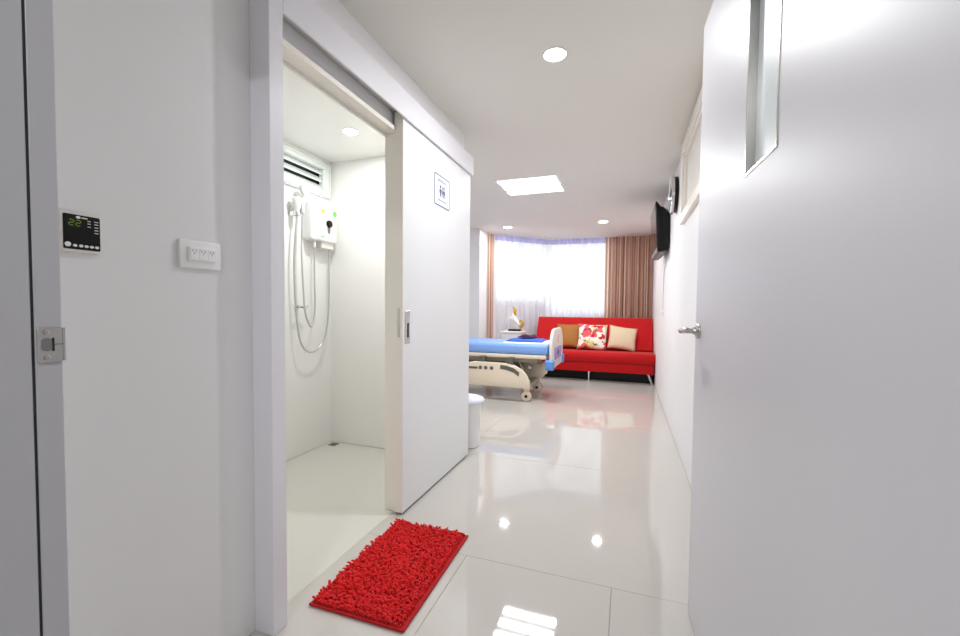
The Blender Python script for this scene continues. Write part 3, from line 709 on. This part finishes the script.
# ------------------------------------------------------------------ cabinet and horse statue
cb = thing('bedside_cabinet', 'white bedside cabinet by the curtain behind the bed', 'cabinet', (-1.785, 6.66, 0))
obj('body', box(NB(), -.155, .155, -.16, .17, .05, .715, .004, 1), M_cab, cb)
obj('top_board', box(NB(), -.178, .178, -.185, .18, .715, .745, .006, 2), M_cab, cb)
dw = obj('drawer', box(NB(), -.148, .148, -.172, -.16, .54, .70, .003, 1), M_cab, cb); obj('knob', lathe(NB(), [(.012, -.19), (.014, -.182), (.008, -.172)], (0, 0, .62), 'y', 14), M_chrome, dw)
dd = obj('door', box(NB(), -.148, .148, -.172, -.16, .07, .53, .003, 1), M_cab, cb); obj('knob', lathe(NB(), [(.012, -.19), (.014, -.182), (.008, -.172)], (.11, 0, .42), 'y', 14), M_chrome, dd)
for x in (-.13, .13):
    for y in (-.13, .14): obj('leg', lathe(NB(), [(.014, 0), (.018, .05)], (x, y, 0), n=10), M_cab, cb)
hs = thing('horse_statue', 'ivory rearing horse statue with gold mane and tail on dark plinth', 'statue', (-1.765, 6.64, .746)); hs.scale = (1.08,)*3
obj('plinth', box(NB(), -.085, .100, -.055, .055, 0, .030, .006, 2), M_dgreen, hs)
def skin(name, V, E, Rr, m, par, sub=2):
    me = bpy.data.meshes.new(name); me.from_pydata(V, E, []); o = bpy.data.objects.new(name, me); C.objects.link(o)
    me.materials.append(m)
    bm = NB(); bm.from_mesh(me); sl = bm.verts.layers.skin.verify(); bm.verts.ensure_lookup_table()
    for i, v in enumerate(bm.verts): v[sl].radius = (Rr[i], Rr[i]); v[sl].use_root = (i == 0)
    bm.to_mesh(me); bm.free()
    o.modifiers.new('skin', 'SKIN').use_smooth_shade = True; s = o.modifiers.new('sub', 'SUBSURF'); s.levels = s.render_levels = sub
    o.parent = par; return o
V = [(.045, 0, .125), (.018, 0, .165), (-.012, 0, .205), (-.026, 0, .245), (-.030, 0, .29), (-.022, 0, .335), (-.048, 0, .345), (-.085, 0, .312),
     (.07, .022, .10), (.035, .022, .078), (.060, .022, .045), (.045, .022, .028), (.07, -.022, .10), (.035, -.022, .078), (.060, -.022, .045), (.045, -.022, .028),
     (-.055, .018, .205), (-.105, .018, .225), (-.128, .018, .185), (-.055, -.018, .190), (-.10, -.018, .185), (-.13, -.018, .150)]
E = [(0,1),(1,2),(2,3),(3,4),(4,5),(5,6),(6,7),(0,8),(8,9),(9,10),(10,11),(0,12),(12,13),(13,14),(14,15),(2,16),(16,17),(17,18),(2,19),(19,20),(20,21)]
Rr = [.038,.034,.037,.026,.019,.017,.018,.011,.024,.013,.008,.010,.024,.013,.008,.010,.014,.009,.008,.014,.009,.008]
bo = skin('body', V, E, Rr, M_horse, hs)
bm = NB()
for s in (-1, 1): tube(bm, [(-.024, s*.010, .352), (-.020, s*.013, .382)], [.007, .002], 8)
obj('ears', bm, M_gold, hs)
skin('mane', [(-.02, 0, .362), (.0, 0, .352), (.006, 0, .315), (.002, 0, .272), (.022, 0, .235), (.030, 0, .325), (.032, 0, .285)], [(0,1),(1,2),(2,3),(3,4),(1,5),(2,6)], [.014,.02,.024,.022,.012,.008,.008], M_gold, hs)
skin('tail', [(.075, 0, .14), (.105, 0, .165), (.13, 0, .145), (.13, 0, .10), (.105, 0, .06), (.085, 0, .034)], [(0,1),(1,2),(2,3),(3,4),(4,5)], [.012,.018,.024,.028,.026,.016], M_gold, hs)

# ------------------------------------------------------------------ waste bin
bn = thing('waste_bin', 'white waste bin with a domed lid beside the sliding door', 'bin', (-1.20, 3.115, 0))
obj('bin_body', lathe(NB(), [(.075, 0), (.082, .006), (.098, .362), (.100, .366)], n=32), M_linen, bn, 40)
obj('bin_lid', lathe(NB(), [(.106, .359), (.125, .368), (.127, .380), (.115, .394), (.07, .412), (.02, .418)], n=32), M_binlid, bn, 50)

# ------------------------------------------------------------------ television, clock, outlet
tv = thing('television', 'black flat television tilted on a wall bracket near the ceiling', 'television', (.272, 5.12, 1.985), 0)
TW = .78
def tvp(o): o.rotation_euler = (0, math.radians(-3), math.radians(1)); return o
tvp(obj('housing', prism(NB(), [(-.002, -.262), (-.016, -.245), (-.016, .262), (-.006, .272), (.03, .215), (.062, .20), (.108, .13), (.112, -.17), (.085, -.245)], 'y', -TW/2, TW/2, .008, 2), M_black, tv, 40))
tvp(obj('screen', box(NB(), -.019, -.016, -TW/2+.03, TW/2-.03, -.20, .24), M_screen, tv))
tvp(obj('speaker_strip', prism(NB(), [(-.019, -.255), (-.019, -.212), (-.014, -.212), (.07, -.246), (.055, -.266)], 'y', -TW/2+.02, TW/2-.02), M_grey, tv))
bm = NB(); tube(bm, [(.122, -.30, .16), (.09, -.32, .18), (.05, -.30, .20)], .018, 10); box(bm, .115, .124, -.28, .08, -.12, .20, .004, 1)
obj('wall_bracket', bm, M_chrome, tv)
tag(obj('power_cable', tube(NB(), smooth_path([(.372, 5.02, 1.70), (.385, 5.1, 1.66), (.390, 5.35, 1.55), (.391, 5.42, 1.3), (.391, 5.44, 1.12)], 6), .0045, 6), M_offwhite, None, 60), 'thin white cable running down the wall from the television', 'cable')
ol = thing('wall_outlet', 'small white outlet on the wall below the television', 'socket', (XR, 5.44, 1.08))
obj('plate', prism(NB(), rrect(-.055, .055, -.035, .035, .005), 'x', -.009, 0, .002, 1), M_white, ol)
obj('plug', box(NB(), -.035, -.009, -.02, .02, -.015, .02, .004, 1), M_white, ol)
ck = thing('wall_clock', 'round chrome-rimmed wall clock seen edge-on beside the high window', 'clock', (XR, 4.16, 2.16))
obj('back_case', lathe(NB(), [(.150, 0), (.158, -.004), (.158, -.028), (.150, -.030)], axis='x', n=40), M_black, ck, 40)
obj('rim', lathe(NB(), [(.160, -.028), (.170, -.034), (.168, -.052), (.150, -.060), (.146, -.056)], axis='x', n=40), M_polish, ck, 50)
obj('clock_face', lathe(NB(), [(.147, -.050), (.147, -.0545)], axis='x', n=40), M_white, ck)
for a, l in ((60, .08), (-40, .12)):
    h_ = obj('hand', box(NB(), -.0575, -.0555, -.004, .004, -.015, l), M_black, ck); h_.rotation_euler.x = math.radians(a)
